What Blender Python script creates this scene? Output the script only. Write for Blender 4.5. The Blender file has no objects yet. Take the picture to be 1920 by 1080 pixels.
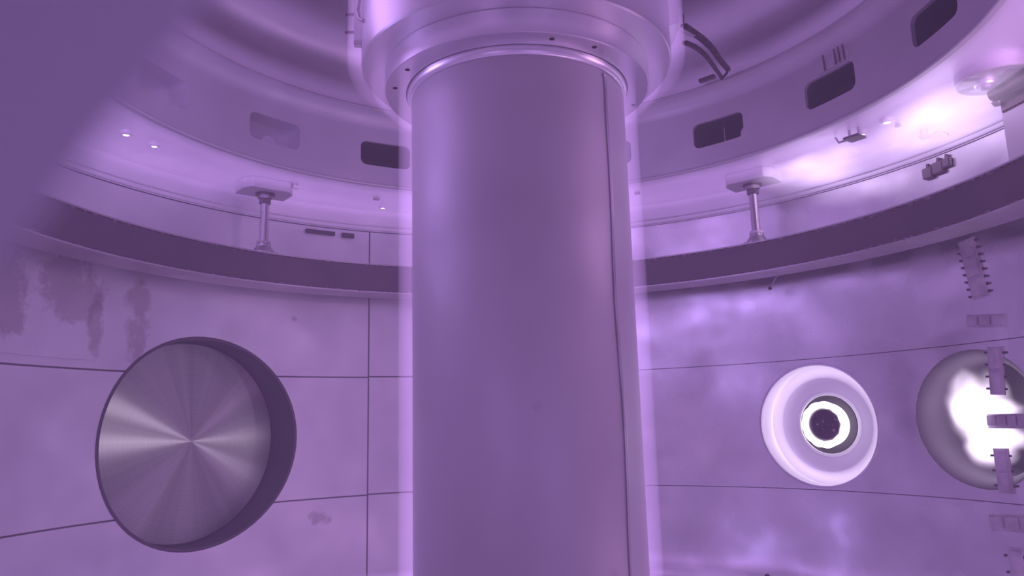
import bpy, bmesh, math, random
from mathutils import Vector, Matrix
from mathutils.geometry import delaunay_2d_cdt
R_ = math.radians
random.seed(7)
S = 0.15                                   # one unit (the centre column's radius) in metres
scene = bpy.context.scene
COL = scene.collection

# ---------------------------------------------------------------- camera
PITCH, ROLL, YAW, FPX, DCAM = R_(10.13), R_(-1.49), R_(-.80), 1405.0, 6.77
fw = Vector((math.sin(YAW)*math.cos(PITCH), math.cos(YAW)*math.cos(PITCH), math.sin(PITCH)))
r0 = fw.cross(Vector((0, 0, 1))).normalized(); u0 = r0.cross(fw)
rt = math.cos(ROLL)*r0 + math.sin(ROLL)*u0; up = -math.sin(ROLL)*r0 + math.cos(ROLL)*u0
cam = bpy.data.cameras.new('camera'); camo = bpy.data.objects.new('camera', cam); COL.objects.link(camo)
M = Matrix((rt, up, -fw)).transposed().to_4x4(); M.translation = Vector((0, -DCAM*S, 0))
camo.matrix_world = M
cam.sensor_width = 36; cam.lens = FPX/1920*36
cam.clip_start = .002; cam.clip_end = 20
cam.dof.use_dof = True; cam.dof.focus_distance = 1.25; cam.dof.aperture_fstop = 9.0
scene.camera = camo

# ---------------------------------------------------------------- world, view
w = bpy.data.worlds.new('world'); scene.world = w; w.use_nodes = True
w.node_tree.nodes['Background'].inputs[0].default_value = (.3, .17, .43, 1)
w.node_tree.nodes['Background'].inputs[1].default_value = .03
vs = scene.view_settings
vs.view_transform = 'Standard'; vs.look = 'None'; vs.gamma = 1; vs.use_curve_mapping = False
vs.exposure = 0.15
scene.cycles.max_bounces = 8; scene.cycles.diffuse_bounces = 5; scene.cycles.glossy_bounces = 5
scene.cycles.use_adaptive_sampling = True; scene.cycles.adaptive_threshold = .02; scene.cycles.volume_step_rate = 1.5; scene.cycles.volume_max_steps = 64; scene.cycles.volume_bounces = 0; scene.cycles.caustics_reflective = True

GLOW = (.65, .345, 1.0)                     # colour of the discharge
E_MAIN, E_SHEATH = .0075, .33               # emission per unit length

def lamp(name, loc, power, col, size):
    l = bpy.data.lights.new(name, 'POINT'); l.energy = power; l.color = col; l.shadow_soft_size = size*S
    o = bpy.data.objects.new(name, l); COL.objects.link(o); o.location = Vector(loc)*S
PUR = (.64, .36, 1.0)
BLU = (.54, .35, 1.0); PNK = (.86, .46, .95)
lamp('fill_light_right', (4.9, -1.5, 2.3), 3.0, PNK, .5)  # unseen fill lamps, added to stand in for local plasma glow
lamp('fill_light_left', (-4.0, -1.0, 2.7), 1.5, BLU, .5)
lamp('fill_light_low_left', (-2.4, 1.2, -3.0), .35, BLU, .7)
lamp('fill_light_low_right', (3.4, -.8, -2.8), 1.2, PNK, .7)
def spot(name, loc, aim, power, col, cone):
    l = bpy.data.lights.new(name, 'SPOT'); l.energy = power; l.color = col; l.shadow_soft_size = .05*S; l.spot_size = R_(cone); l.spot_blend = .6
    o = bpy.data.objects.new(name, l); COL.objects.link(o); o.location = Vector(loc)*S
    o.rotation_euler = (Vector(aim)-Vector(loc)).to_track_quat('-Z', 'Y').to_euler()
spot('disc_fill_spot', (.70, 1.05, -.22), (-4.7, 3.7, -.15), 1.1, (1.0, .80, 1.0), 30)  # unseen spot added for the bright streaks on the machined disc
spot('cap_highlight_spot', (-.3, 4.0, -.05), (3.93, 3.79, -.15), .35, (1.0, .85, 1.0), 16)  # unseen spot added for the highlight on the electrode cap
spot('disc_fill_spot_upper', (.55, 1.1, .62), (-4.7, 3.7, -.15), 1.0, (1.0, .80, 1.0), 30)  # second added spot for the disc streaks
lamp('fill_light_dome', (-2.7, -.5, 4.6), .7, PUR, .7)  # added fill for the dome, no lamp there
lamp('fill_light_front', (-1.7, -4.9, .1), .30, PUR, .15)  # added fill lamp beside the lens, out of view
lamp('fill_light_porthole', (1.7, -5.15, -1.1), .5, BLU, .3)  # added fill to brighten the near rim

# ---------------------------------------------------------------- materials
def new_mat(name):
    m = bpy.data.materials.new(name); m.use_nodes = True
    nt = m.node_tree; b = nt.nodes['Principled BSDF']
    return m, nt, b
def steel(name, col, rough, metal=1.0, bump=.0, bscale=6, mottle=.12, mscale=4, rvar=.08, wave=0.0, stain=None, aniso=0):
    """grey metal: colour mottling, roughness variation, fine grain, optional slow waviness"""
    m, nt, b = new_mat(name); N = nt.nodes; L = nt.links
    tc = N.new('ShaderNodeTexCoord')
    def noise(scale, detail=4, rough=.55):
        n = N.new('ShaderNodeTexNoise'); n.inputs['Scale'].default_value = scale/S
        n.inputs['Detail'].default_value = detail; n.inputs['Roughness'].default_value = rough
        L.new(tc.outputs['Object'], n.inputs['Vector']); return n
    n1 = noise(mscale*.25, 2)
    cr = N.new('ShaderNodeMapRange'); cr.interpolation_type = 'SMOOTHSTEP'; cr.inputs[1].default_value = .2; cr.inputs[2].default_value = .8
    cr.inputs[3].default_value = 1-mottle; cr.inputs[4].default_value = 1+mottle*.5
    L.new(n1.outputs['Fac'], cr.inputs[0])
    mx = N.new('ShaderNodeVectorMath'); mx.operation = 'SCALE'; mx.inputs[0].default_value = col
    L.new(cr.outputs[0], mx.inputs['Scale'])
    last = mx.outputs[0]
    if stain:                               # (centre az, centre z, half az, half z, colour): dirt with a shape of its own
        for (saz, sz, ha, hz, scol, th) in stain:
            sep = N.new('ShaderNodeSeparateXYZ'); L.new(tc.outputs['Object'], sep.inputs[0])
            at = N.new('ShaderNodeMath'); at.operation = 'ARCTAN2'
            L.new(sep.outputs['X'], at.inputs[0]); L.new(sep.outputs['Y'], at.inputs[1])
            def m2(op, a, bb):
                q = N.new('ShaderNodeMath'); q.operation = op
                for i, x in enumerate((a, bb)):
                    if isinstance(x, (int, float)): q.inputs[i].default_value = x
                    elif x is not None: L.new(x, q.inputs[i])
                return q.outputs[0]
            da = m2('DIVIDE', m2('SUBTRACT', at.outputs[0], R_(saz)), R_(ha))
            dz = m2('DIVIDE', m2('SUBTRACT', sep.outputs['Z'], sz*S), hz*S)
            d2 = m2('ADD', m2('MULTIPLY', da, da), m2('MULTIPLY', dz, dz))
            msk = m2('SUBTRACT', 1.0, d2)
            nn = noise(2.6, 9, .72)
            v = m2('ADD', m2('MULTIPLY', msk, .35), nn.outputs['Fac'])
            mr = N.new('ShaderNodeMapRange'); mr.inputs[1].default_value = th; mr.inputs[2].default_value = th+.13
            mr.inputs[4].default_value = .38; L.new(v, mr.inputs[0])
            mm = N.new('ShaderNodeMix'); mm.data_type = 'RGBA'
            L.new(mr.outputs[0], mm.inputs['Factor']); L.new(last, mm.inputs[6]); mm.inputs[7].default_value = (*scol, 1)
            last = mm.outputs[2]
    L.new(last, b.inputs['Base Color'])
    b.inputs['Metallic'].default_value = metal
    n2 = noise(mscale*.4, 1)
    rr = N.new('ShaderNodeMapRange'); rr.interpolation_type = 'SMOOTHSTEP'; rr.inputs[1].default_value = .15; rr.inputs[2].default_value = .85
    rr.inputs[3].default_value = max(.03, rough-rvar); rr.inputs[4].default_value = rough+rvar
    L.new(n2.outputs['Fac'], rr.inputs[0]); L.new(rr.outputs[0], b.inputs['Roughness'])
    nrm = None
    if wave:
        n4 = noise(.9, 0, .4); bp = N.new('ShaderNodeBump'); bp.inputs['Strength'].default_value = 1
        bp.inputs['Distance'].default_value = wave*S; L.new(n4.outputs['Fac'], bp.inputs['Height']); nrm = bp.outputs[0]
    if bump:
        n3 = noise(bscale, 3); bp = N.new('ShaderNodeBump'); bp.inputs['Strength'].default_value = 1
        bp.inputs['Distance'].default_value = bump*S; L.new(n3.outputs['Fac'], bp.inputs['Height'])
        if nrm: L.new(nrm, bp.inputs['Normal'])
        nrm = bp.outputs[0]
    if nrm: L.new(nrm, b.inputs['Normal'])
    return m
def emit(name, col, s):
    m, nt, b = new_mat(name); b.inputs['Base Color'].default_value = (.02, .02, .02, 1)
    b.inputs['Emission Color'].default_value = (*col, 1); b.inputs['Emission Strength'].default_value = s
    return m
def glow_mat(name, col, per_unit):
    m = bpy.data.materials.new(name); m.use_nodes = True; nt = m.node_tree; nt.nodes.clear()
    e = nt.nodes.new('ShaderNodeEmission'); e.inputs[0].default_value = (*col, 1); e.inputs[1].default_value = per_unit/S
    o = nt.nodes.new('ShaderNodeOutputMaterial'); nt.links.new(e.outputs[0], o.inputs['Volume'])
    return m

BROWN = (.20, .13, .12)
m_wall = steel('wall_steel', (.76, .755, .77), .50, metal=.85, bump=.002, mottle=.10, wave=.02,
               stain=[(-71, 1.7, 8, .6, BROWN, .66), (-61.5, 1.4, 3.0, .9, BROWN, .68), (-79, 1.5, 4, .6, BROWN, .62), (-67.2, 1.25, 1.6, .5, BROWN, .60), (-38, 1.62, 1.0, .1, BROWN, .68), (-33.5, -1.32, 3.0, .2, BROWN, .74)])
m_wall_shiny = steel('polished_wall_steel', (.78, .77, .78), .29, bump=0, mottle=.12, rvar=.12, mscale=5, wave=.09)
m_back = steel('backing_steel', (.30, .28, .30), .6)
m_column = steel('column_steel', (.50, .47, .49), .58, bump=.0015, mottle=.10, wave=.004, mscale=3,
                 stain=[(175, .1, 6, .12, (.3, .26, .28), .80), (140, -1.3, 7, .3, (.28, .24, .26), .72)])
m_flange = steel('machined_flange_steel', (.76, .74, .77), .33, mottle=.02, rvar=.0)
m_casing = steel('casing_steel', (.66, .64, .66), .35, mottle=.05, wave=.01)
m_shell = steel('bead_blasted_steel', (.76, .74, .77), .55, metal=.7, bump=.002, mottle=.08)
m_ceil = steel('ceiling_steel', (.86, .85, .87), .42, metal=.6, bump=.001, mottle=.08, wave=.03)
m_dome = steel('dome_steel', (.42, .40, .42), .42, mottle=.12, wave=.03)
m_coil = steel('coil_case', (.145, .12, .135), .62, metal=.5, bump=.003, bscale=14, mottle=.15)
m_coilface = steel('coil_face', (.54, .51, .53), .42, metal=1, mottle=.12)
m_speck = steel('speckled_edge', (.27, .23, .25), .5, metal=.6, bump=.03, bscale=22, mottle=.7, mscale=60)
m_rod = steel('rod_steel', (.50, .46, .48), .25, mottle=.05)
m_darkmetal = steel('dark_metal', (.22, .19, .20), .35, mottle=.2)
m_dark = steel('dark_bore', (.045, .04, .05), .6, metal=.3)
m_strap = steel('oxidised_strap', (.06, .04, .04), .5, metal=.3, mottle=.5, mscale=10)
m_strip = steel('sensor_strip', (.60, .57, .61), .55, metal=.6, mottle=.3, mscale=14)
m_ring = steel('port_ring_steel', (.88, .86, .92), .36, metal=.65, mottle=.03, rvar=.03)
m_near = steel('near_tube_steel', (.86, .84, .98), .8, metal=0, mottle=.03)
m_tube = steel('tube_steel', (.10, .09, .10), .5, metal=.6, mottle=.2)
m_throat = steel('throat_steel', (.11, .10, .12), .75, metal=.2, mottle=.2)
def soft_glow(name, col, k, warp, nscale):
    m = bpy.data.materials.new(name); m.use_nodes = True; nt = m.node_tree; N = nt.nodes; L = nt.links; N.clear()
    tc = N.new('ShaderNodeTexCoord'); mp = N.new('ShaderNodeMapping'); mp.inputs['Location'].default_value = (-1, -1, -1); mp.inputs['Scale'].default_value = (2, 2, 2)
    L.new(tc.outputs['Generated'], mp.inputs[0]); ln = N.new('ShaderNodeVectorMath'); ln.operation = 'LENGTH'; L.new(mp.outputs[0], ln.inputs[0])
    nz = N.new('ShaderNodeTexNoise'); nz.inputs['Scale'].default_value = nscale; nz.inputs['Detail'].default_value = 1; L.new(tc.outputs['Generated'], nz.inputs['Vector'])
    def mth(op, a_, b_):
        q = N.new('ShaderNodeMath'); q.operation = op
        for i, x in enumerate((a_, b_)):
            if isinstance(x, (int, float)): q.inputs[i].default_value = x
            else: L.new(x, q.inputs[i])
        return q.outputs[0]
    d = mth('SUBTRACT', 1.0, ln.outputs['Value']); v = mth('ADD', d, mth('MULTIPLY', mth('SUBTRACT', nz.outputs['Fac'], .5), warp))
    v = mth('MINIMUM', mth('MULTIPLY', d, 1.5), v); v = mth('MAXIMUM', v, 0); v = mth('MULTIPLY', mth('POWER', v, 1.6), k/S)
    e = N.new('ShaderNodeEmission'); e.inputs[0].default_value = (*col, 1); L.new(v, e.inputs[1])
    o = N.new('ShaderNodeOutputMaterial'); L.new(e.outputs[0], o.inputs['Volume']); return m
m_white = emit('electrode_glow', (1.0, .93, 1.0), 2.6)
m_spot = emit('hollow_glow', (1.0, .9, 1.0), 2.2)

def disc_mat():
    """circularly machined face: anisotropic gloss turning about the lathe centre"""
    m, nt, b = new_mat('machined_disc'); N = nt.nodes; L = nt.links
    tc = N.new('ShaderNodeTexCoord')
    cr = N.new('ShaderNodeVectorMath'); cr.operation = 'CROSS_PRODUCT'
    sb = N.new('ShaderNodeVectorMath'); sb.operation = 'SUBTRACT'; sb.inputs[1].default_value = (.10*S, 0, 0)
    L.new(tc.outputs['Object'], sb.inputs[0])
    L.new(sb.outputs[0], cr.inputs[0]); cr.inputs[1].default_value = (0, 0, 1)
    vt = N.new('ShaderNodeVectorTransform'); vt.vector_type = 'VECTOR'; vt.convert_from = 'OBJECT'; vt.convert_to = 'WORLD'
    L.new(cr.outputs[0], vt.inputs[0])
    nm = N.new('ShaderNodeVectorMath'); nm.operation = 'NORMALIZE'; L.new(vt.outputs[0], nm.inputs[0])
    L.new(nm.outputs[0], b.inputs['Tangent'])
    b.inputs['Anisotropic'].default_value = 1.0; b.inputs['Anisotropic Rotation'].default_value = .25; b.inputs['Roughness'].default_value = .31
    b.inputs['Metallic'].default_value = 1; 
    ln = N.new('ShaderNodeVectorMath'); ln.operation = 'LENGTH'; L.new(sb.outputs[0], ln.inputs[0])
    nz = N.new('ShaderNodeTexNoise'); nz.noise_dimensions = '1D'; nz.inputs['Scale'].default_value = 60/S; nz.inputs['Detail'].default_value = 2
    L.new(ln.outputs['Value'], nz.inputs['W'])
    # base colour changes slowly with the angle round the face
    sp = N.new('ShaderNodeSeparateXYZ'); L.new(sb.outputs[0], sp.inputs[0])
    at = N.new('ShaderNodeMath'); at.operation = 'ARCTAN2'; L.new(sp.outputs['Y'], at.inputs[0]); L.new(sp.outputs['X'], at.inputs[1])
    n2 = N.new('ShaderNodeTexNoise'); n2.noise_dimensions = '1D'; n2.inputs['Scale'].default_value = 2.2; n2.inputs['Detail'].default_value = 3
    L.new(at.outputs[0], n2.inputs['W'])
    ad = N.new('ShaderNodeMath'); ad.operation = 'MULTIPLY'; L.new(nz.outputs['Fac'], ad.inputs[0]); ad.inputs[1].default_value = .25
    a2 = N.new('ShaderNodeMath'); a2.operation = 'ADD'; L.new(ad.outputs[0], a2.inputs[0]); L.new(n2.outputs['Fac'], a2.inputs[1])
    mr = N.new('ShaderNodeMapRange'); mr.inputs[1].default_value = .3; mr.inputs[2].default_value = .9
    mr.inputs[3].default_value = .18; mr.inputs[4].default_value = .33; L.new(a2.outputs[0], mr.inputs[0])
    cc = N.new('ShaderNodeCombineColor')
    for i in range(3): L.new(mr.outputs[0], cc.inputs[i])
    L.new(cc.outputs[0], b.inputs['Base Color'])
    return m
m_disc = disc_mat()

# ---------------------------------------------------------------- mesh helpers (all lengths in units, scaled by S when linked)
def cyl(az, z, r):
    a = R_(az); return Vector((r*math.sin(a), r*math.cos(a), z))
def link(name, me, mat, parent=None, loc=None):
    o = bpy.data.objects.new(name, me); COL.objects.link(o)
    if mat: me.materials.append(mat)
    if parent: o.parent = parent
    if loc is not None: o.location = Vector(loc)*S
    return o
def obj(name, bm, mat, parent=None, loc=None, sharp=35, smooth=True):
    me = bpy.data.meshes.new(name)
    for v in bm.verts: v.co *= S
    bmesh.ops.recalc_face_normals(bm, faces=bm.faces)
    bm.to_mesh(me); bm.free()
    if smooth:
        me.polygons.foreach_set('use_smooth', [True]*len(me.polygons)); me.set_sharp_from_angle(angle=R_(sharp))
    return link(name, me, mat, parent, loc)
def tag(o, label=None, cat=None, group=None, kind=None):
    if label: o['label'] = label
    if cat: o['category'] = cat
    if group: o['group'] = group
    if kind: o['kind'] = kind
    return o
def thing(name, label, cat, loc=(0, 0, 0), group=None):
    o = bpy.data.objects.new(name, None); COL.objects.link(o); o.location = Vector(loc)*S; o.empty_display_size = .02
    return tag(o, label, cat, group)
def lathe(bm, prof, seg=128, a0=0, a1=360, closed=True, mat=Matrix()):
    """revolve (r, z) points about z; closed joins last point to first"""
    full = abs(a1-a0) >= 359.9; n = seg if full else seg+1
    rings = []
    for i in range(n):
        a = R_(a0+(a1-a0)*i/seg)
        rings.append([bm.verts.new(mat @ Vector((p[0]*math.sin(a), p[0]*math.cos(a), p[1]))) for p in prof])
    m = len(prof)
    for i in range(seg):
        A = rings[i]; B = rings[(i+1) % n]
        for j in range(m if closed else m-1):
            k = (j+1) % m
            try: bm.faces.new((A[j], A[k], B[k], B[j]))
            except ValueError: pass
    if not full and closed:
        bm.faces.new(rings[0]); bm.faces.new(rings[-1][::-1])
    bmesh.ops.remove_doubles(bm, verts=bm.verts, dist=1e-5)
    return bm
def lathe_obj(name, prof, mat, parent=None, loc=None, seg=128, closed=True, sharp=35, m=Matrix(), a0=0, a1=360):
    bm = bmesh.new(); lathe(bm, prof, seg, a0, a1, closed, m); return obj(name, bm, mat, parent, loc, sharp)
def prism(bm, pts, h0, h1, m=Matrix()):
    A = [bm.verts.new(m @ Vector((p[0], p[1], h0))) for p in pts]; B = [bm.verts.new(m @ Vector((p[0], p[1], h1))) for p in pts]
    n = len(pts); bm.faces.new(A[::-1]); bm.faces.new(B)
    for i in range(n): bm.faces.new((A[i], A[(i+1) % n], B[(i+1) % n], B[i]))
    return bm
def box(bm, x0, x1, y0, y1, z0, z1, m=Matrix(), bev=0):
    b2 = bmesh.new(); prism(b2, [(x0, y0), (x1, y0), (x1, y1), (x0, y1)], z0, z1, m)
    if bev: bmesh.ops.bevel(b2, geom=b2.edges[:], offset=bev, segments=2, affect='EDGES')
    me = bpy.data.meshes.new('t'); b2.to_mesh(me); b2.free(); bm.from_mesh(me); bpy.data.meshes.remove(me); return bm
def tube(bm, pts, r, seg=10, flat=None):
    """sweep a circle (or flat=(w,t) rectangle) along points"""
    pts = [Vector(p) for p in pts]; prev = None; rings = []
    upv = Vector((0, 0, 1))
    for i, p in enumerate(pts):
        t = (pts[min(i+1, len(pts)-1)]-pts[max(i-1, 0)]).normalized()
        a = t.cross(upv)
        if a.length < .05: a = t.cross(Vector((0, 1, 0)))
        a.normalize()
        if prev is not None and a.dot(prev) < 0: a = -a
        prev = a; b = t.cross(a)
        if flat: ring = [p+a*flat[0]/2*x+b*flat[1]/2*y for x, y in ((-1, -1), (1, -1), (1, 1), (-1, 1))]
        else:
            rr = r[i] if isinstance(r, (list, tuple)) else r
            ring = [p+(a*math.cos(k*2*math.pi/seg)+b*math.sin(k*2*math.pi/seg))*rr for k in range(seg)]
        rings.append([bm.verts.new(v) for v in ring])
    n = len(rings[0])
    for i in range(len(rings)-1):
        for j in range(n): bm.faces.new((rings[i][j], rings[i][(j+1) % n], rings[i+1][(j+1) % n], rings[i+1][j]))
    bm.faces.new(rings[0][::-1]); bm.faces.new(rings[-1]); return bm
def frame_at(az, z, r, spin=0):
    """local x = tangent (to growing az), y = up, z = towards the axis, on a cylinder"""
    a = R_(az); o = cyl(az, z, r)
    X = Vector((math.cos(a), -math.sin(a), 0)); Y = Vector((0, 0, 1)); Z = Vector((-math.sin(a), -math.cos(a), 0))
    m = Matrix((X, Y, -Z)).transposed().to_4x4()      # right handed: x, up, outwards... z column below
    m = Matrix((X, Y, X.cross(Y))).transposed().to_4x4(); m.translation = o
    return m @ Matrix.Rotation(R_(spin), 4, 'Z')

def inside(p, poly):
    x, y = p; c = False; n = len(poly)
    for i in range(n):
        x1, y1 = poly[i]; x2, y2 = poly[(i+1) % n]
        if (y1 > y) != (y2 > y) and x < (x2-x1)*(y-y1)/(y2-y1)+x1: c = not c
    return c
def dense(poly, step):
    out = []
    for i in range(len(poly)):
        a, b = poly[i], poly[(i+1) % len(poly)]; L = math.dist(a, b); k = max(1, math.ceil(L/step))
        out += [(a[0]+(b[0]-a[0])*t/k, a[1]+(b[1]-a[1])*t/k) for t in range(k)]
    return out
def circ(s, z, r, n=72): return [(s+r*math.cos(2*math.pi*k/n), z+r*math.sin(2*math.pi*k/n)) for k in range(n)]
def rrect(s0, s1, z0, z1, r, n=6):
    o = []
    for cx, cy, a in ((s1-r, z1-r, 0), (s0+r, z1-r, 90), (s0+r, z0+r, 180), (s1-r, z0+r, 270)):
        o += [(cx+r*math.cos(R_(a+90*k/n)), cy+r*math.sin(R_(a+90*k/n))) for k in range(n+1)]
    return o
def curved_plate(name, outer, holes, r, thick, mat, parent=None, step=.3, prof=None):
    """plate bent to a cylinder: outline and holes in (arc length, z); smooth inner face, square edges"""
    loops = [dense(outer, step)]+[dense(h, step) for h in holes]
    pts = []; edges = []
    for L in loops:
        k = len(pts); pts += [Vector(p) for p in L]; edges += [(k+i, k+(i+1) % len(L)) for i in range(len(L))]
    xs = [p[0] for p in loops[0]]; zs = [p[1] for p in loops[0]]
    bnd = list(pts)
    nx = int((max(xs)-min(xs))/step); nz = int((max(zs)-min(zs))/step)
    for i in range(1, nx+1):
        for j in range(1, nz+1):
            p = (min(xs)+i*step, min(zs)+j*step)
            if inside(p, loops[0]) and not any(inside(p, h) for h in loops[1:]) and min((q.x-p[0])**2+(q.y-p[1])**2 for q in bnd) > (.4*step)**2:
                pts.append(Vector(p))
    V, E_, F, *_r = delaunay_2d_cdt(pts, edges, [], 0, 1e-6)
    tris = []
    for f in F:
        c = sum((V[i] for i in f), Vector((0, 0)))/len(f)
        if inside(c, loops[0]) and not any(inside(c, h) for h in loops[1:]): tris.append(f)
    def map_(p, rr):
        a = p[0]/r; return Vector((rr*math.sin(a), rr*math.cos(a), p[1]))*S
    verts = []; faces = []; nrm = []
    for p in V: verts.append(map_(p, r)); nrm.append(-Vector((math.sin(p[0]/r), math.cos(p[0]/r), 0)))
    for f in tris:
        f = list(f)
        n = (verts[f[1]]-verts[f[0]]).cross(verts[f[2]]-verts[f[0]])
        if n.dot(nrm[f[0]]) < 0: f = f[::-1]
        faces.append(f)
    k = len(verts)
    for p in V: verts.append(map_(p, r+thick)); nrm.append(-nrm[len(verts)-1-k])
    for f in faces[:]: faces.append([i+k for i in f][::-1])
    for li, L in enumerate(loops):
        base = len(verts); n = len(L)
        for i in range(n):
            a, b = L[i], L[(i+1) % n]
            q = [map_(a, r), map_(b, r), map_(b, r+thick), map_(a, r+thick)]
            j = len(verts); verts += q; faces.append([j, j+1, j+2, j+3])
            nn = (q[1]-q[0]).cross(q[3]-q[0]).normalized()
            # outward from the plate: test a step along it
            mid = ((a[0]+b[0])/2, (a[1]+b[1])/2); e = 1e-3
            dx, dy = b[0]-a[0], b[1]-a[1]; l = math.hypot(dx, dy); tx, ty = dy/l*e, -dx/l*e
            inpl = lambda p: inside(p, loops[0]) and not any(inside(p, h) for h in loops[1:])
            outw = map_((mid[0]+tx, mid[1]+ty), r)-map_(mid, r)
            if inpl((mid[0]+tx, mid[1]+ty)): outw = -outw
            if nn.dot(outw) < 0: nn = -nn; faces[-1].reverse()
            nrm += [nn]*4
    me = bpy.data.meshes.new(name); me.from_pydata(verts, [], faces); me.update()
    me.polygons.foreach_set('use_smooth', [True]*len(me.polygons))
    me.normals_split_custom_set_from_vertices([n.normalized() for n in nrm])
    return link(name, me, mat, parent)
def azs(az, r): return R_(az)*r
def rect_az(a0, a1, z0, z1, r): return [(azs(a0, r), z0), (azs(a1, r), z0), (azs(a1, r), z1), (azs(a0, r), z1)]

# ================================================================ SETTING
RW = 5.65; ZC = 3.47; ZF = -3.9; RS = 4.24
G = .011
wall = curved_plate('wall_round', rect_az(100, 459.9, ZF, ZC, RW+.04),
                    [circ(azs(308.44, RW+.04), -.153, 1.41), circ(azs(406.05, RW+.04), -.15, .85), circ(azs(427.8, RW+.04), -.1, .82), circ(azs(178.8, RW+.04), .1, 1.22)],
                    RW+.04, .12, m_back)
tag(wall, 'curved stainless steel wall of the round vessel', None, kind='structure')
P1 = circ(azs(-51.56, RW), -.153, 1.39); P2 = circ(azs(46.05, RW), -.15, .83, 60); P3 = circ(azs(67.8, RW), -.1, .80, 48); P0 = circ(azs(178.8, RW), .1, 1.2)
def rows(a0, a1, zs, hs, mat, G=G):
    """plates of one column of the wall, split at the heights zs; hs = holes"""
    for i in range(len(zs)-1):
        z0, z1 = zs[i]+G, zs[i+1]-G
        out = rect_az(a0, a1, z0, z1, RW); g = G; out = [(out[0][0]+g, z0), (out[1][0]-g, z0), (out[2][0]-g, z1), (out[3][0]+g, z1)]
        inn = []; cut = None
        for h in hs:
            hz = [p[1] for p in h]
            if min(hz) > z0 and max(hz) < z1: inn.append(h)
            elif max(hz) > z0 and min(hz) < z1: cut = h
        if cut is None: curved_plate('wall_plate', out, inn, RW, .04, mat, wall)
        else:
            # the hole crosses the joint: bite it out of the plate's edge
            zc = (min(p[1] for p in cut)+max(p[1] for p in cut))/2; rr = (max(p[1] for p in cut)-min(p[1] for p in cut))/2
            sc = (min(p[0] for p in cut)+max(p[0] for p in cut))/2
            def arc(zj, side):                      # points of the circle beyond z=zj
                h_ = zj-zc; half = math.sqrt(max(rr*rr-h_*h_, 0)); t = math.atan2(h_, half)
                if side > 0: th0, th1 = math.pi-t, t             # left to right over the top
                else: th0, th1 = math.pi+(-t), 2*math.pi+t       # left to right under
                return [(sc+rr*math.cos(th0+(th1-th0)*k/40), zc+rr*math.sin(th0+(th1-th0)*k/40)) for k in range(41)]
            L0, R0, R1, L1 = out
            top = max(p[1] for p in cut) > z1; bot = min(p[1] for p in cut) < z0
            if top and bot:
                # two pieces, left and right of the hole
                def side_arc(sgn):
                    a = []
                    tb = math.asin((z0-zc)/rr); tt = math.asin((z1-zc)/rr)
                    for k in range(31):
                        t = tb+(tt-tb)*k/30; a.append((sc+sgn*rr*math.cos(t), zc+rr*math.sin(t)))
                    return a
                la = side_arc(-1); ra = side_arc(1)
                curved_plate('wall_plate', [L0]+la+[L1], [], RW, .04, mat, wall)
                curved_plate('wall_plate', [R0, R1]+ra[::-1], [], RW, .04, mat, wall)
            elif top: curved_plate('wall_plate', [L0, R0, R1]+arc(z1, -1)[::-1]+[L1], [], RW, .04, mat, wall)
            else: curved_plate('wall_plate', [L0]+arc(z0, 1)+[R0, R1, L1], [], RW, .04, mat, wall)
ZT = 3.12
rows(-110, -25.9, [ZF, -1.05, .75, ZT], [P1], m_wall)
rows(-25.9, 9, [ZF, -1.04, .76, ZT], [], m_wall)
rows(9, 120, [ZF, -1.03, .77, ZT], [P2, P3], m_wall_shiny, .005)
rows(120, 250, [ZF, ZT], [P0], m_wall)
lathe_obj('wall_collar', [(RW+.05, ZT), (RW-.02, ZT), (RW-.02, ZC), (RW+.05, ZC)], m_ceil, wall, seg=192)
for z in (3.145, 3.215):                              # the double bead round the top of the wall
    lathe_obj('weld_bead', [(RW-.02+.02*math.cos(a*math.pi/4), z+.014*math.sin(a*math.pi/4)) for a in range(8)], m_ceil, wall, seg=192, sharp=80)
# the raised patch plate on the upper left of the wall
curved_plate('patch_plate', rrect(azs(-95, RW-.02), azs(-66.8, RW-.02), .86, 2.75, .12), [], RW-.02, .02, m_wall, wall)

ceil = lathe_obj('ceiling', [(RW+.16, ZC), (RS+.045, ZC), (RS+.045, ZC+.1), (RW+.16, ZC+.1)], m_ceil, seg=192)
tag(ceil, 'bright flat ring of ceiling round the raised dome', kind='structure')
dome = lathe_obj('dome', [(4.20, 4.62), (4.17, 5.15), (4.10, 5.32), (3.96, 5.44), (3.6, 5.52), (1.2, 5.62), (1.2, 5.8), (4.5, 5.8), (4.5, 4.62)], m_dome, ceil, seg=192, sharp=60)
floor = lathe_obj('floor', [(0, ZF), (RW+.16, ZF), (RW+.16, ZF-.1), (0, ZF-.1)], m_wall, seg=128, closed=False)
tag(floor, 'flat steel floor at the bottom of the vessel', kind='structure')

# ================================================================ slotted shell ring in the ceiling opening
SLOTS = [-73.2, -50.3, -27.6, -4.9, 18.2, 41.2, 64.1, 86.4, 109.2, 131.8, 154.4, 177, -160.4, -137.5, -115.7, -95]
ring = thing('slotted_ring', 'deep bead-blasted steel ring with rounded slots hanging under the dome', 'ring', (0, 0, ZC))
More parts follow.
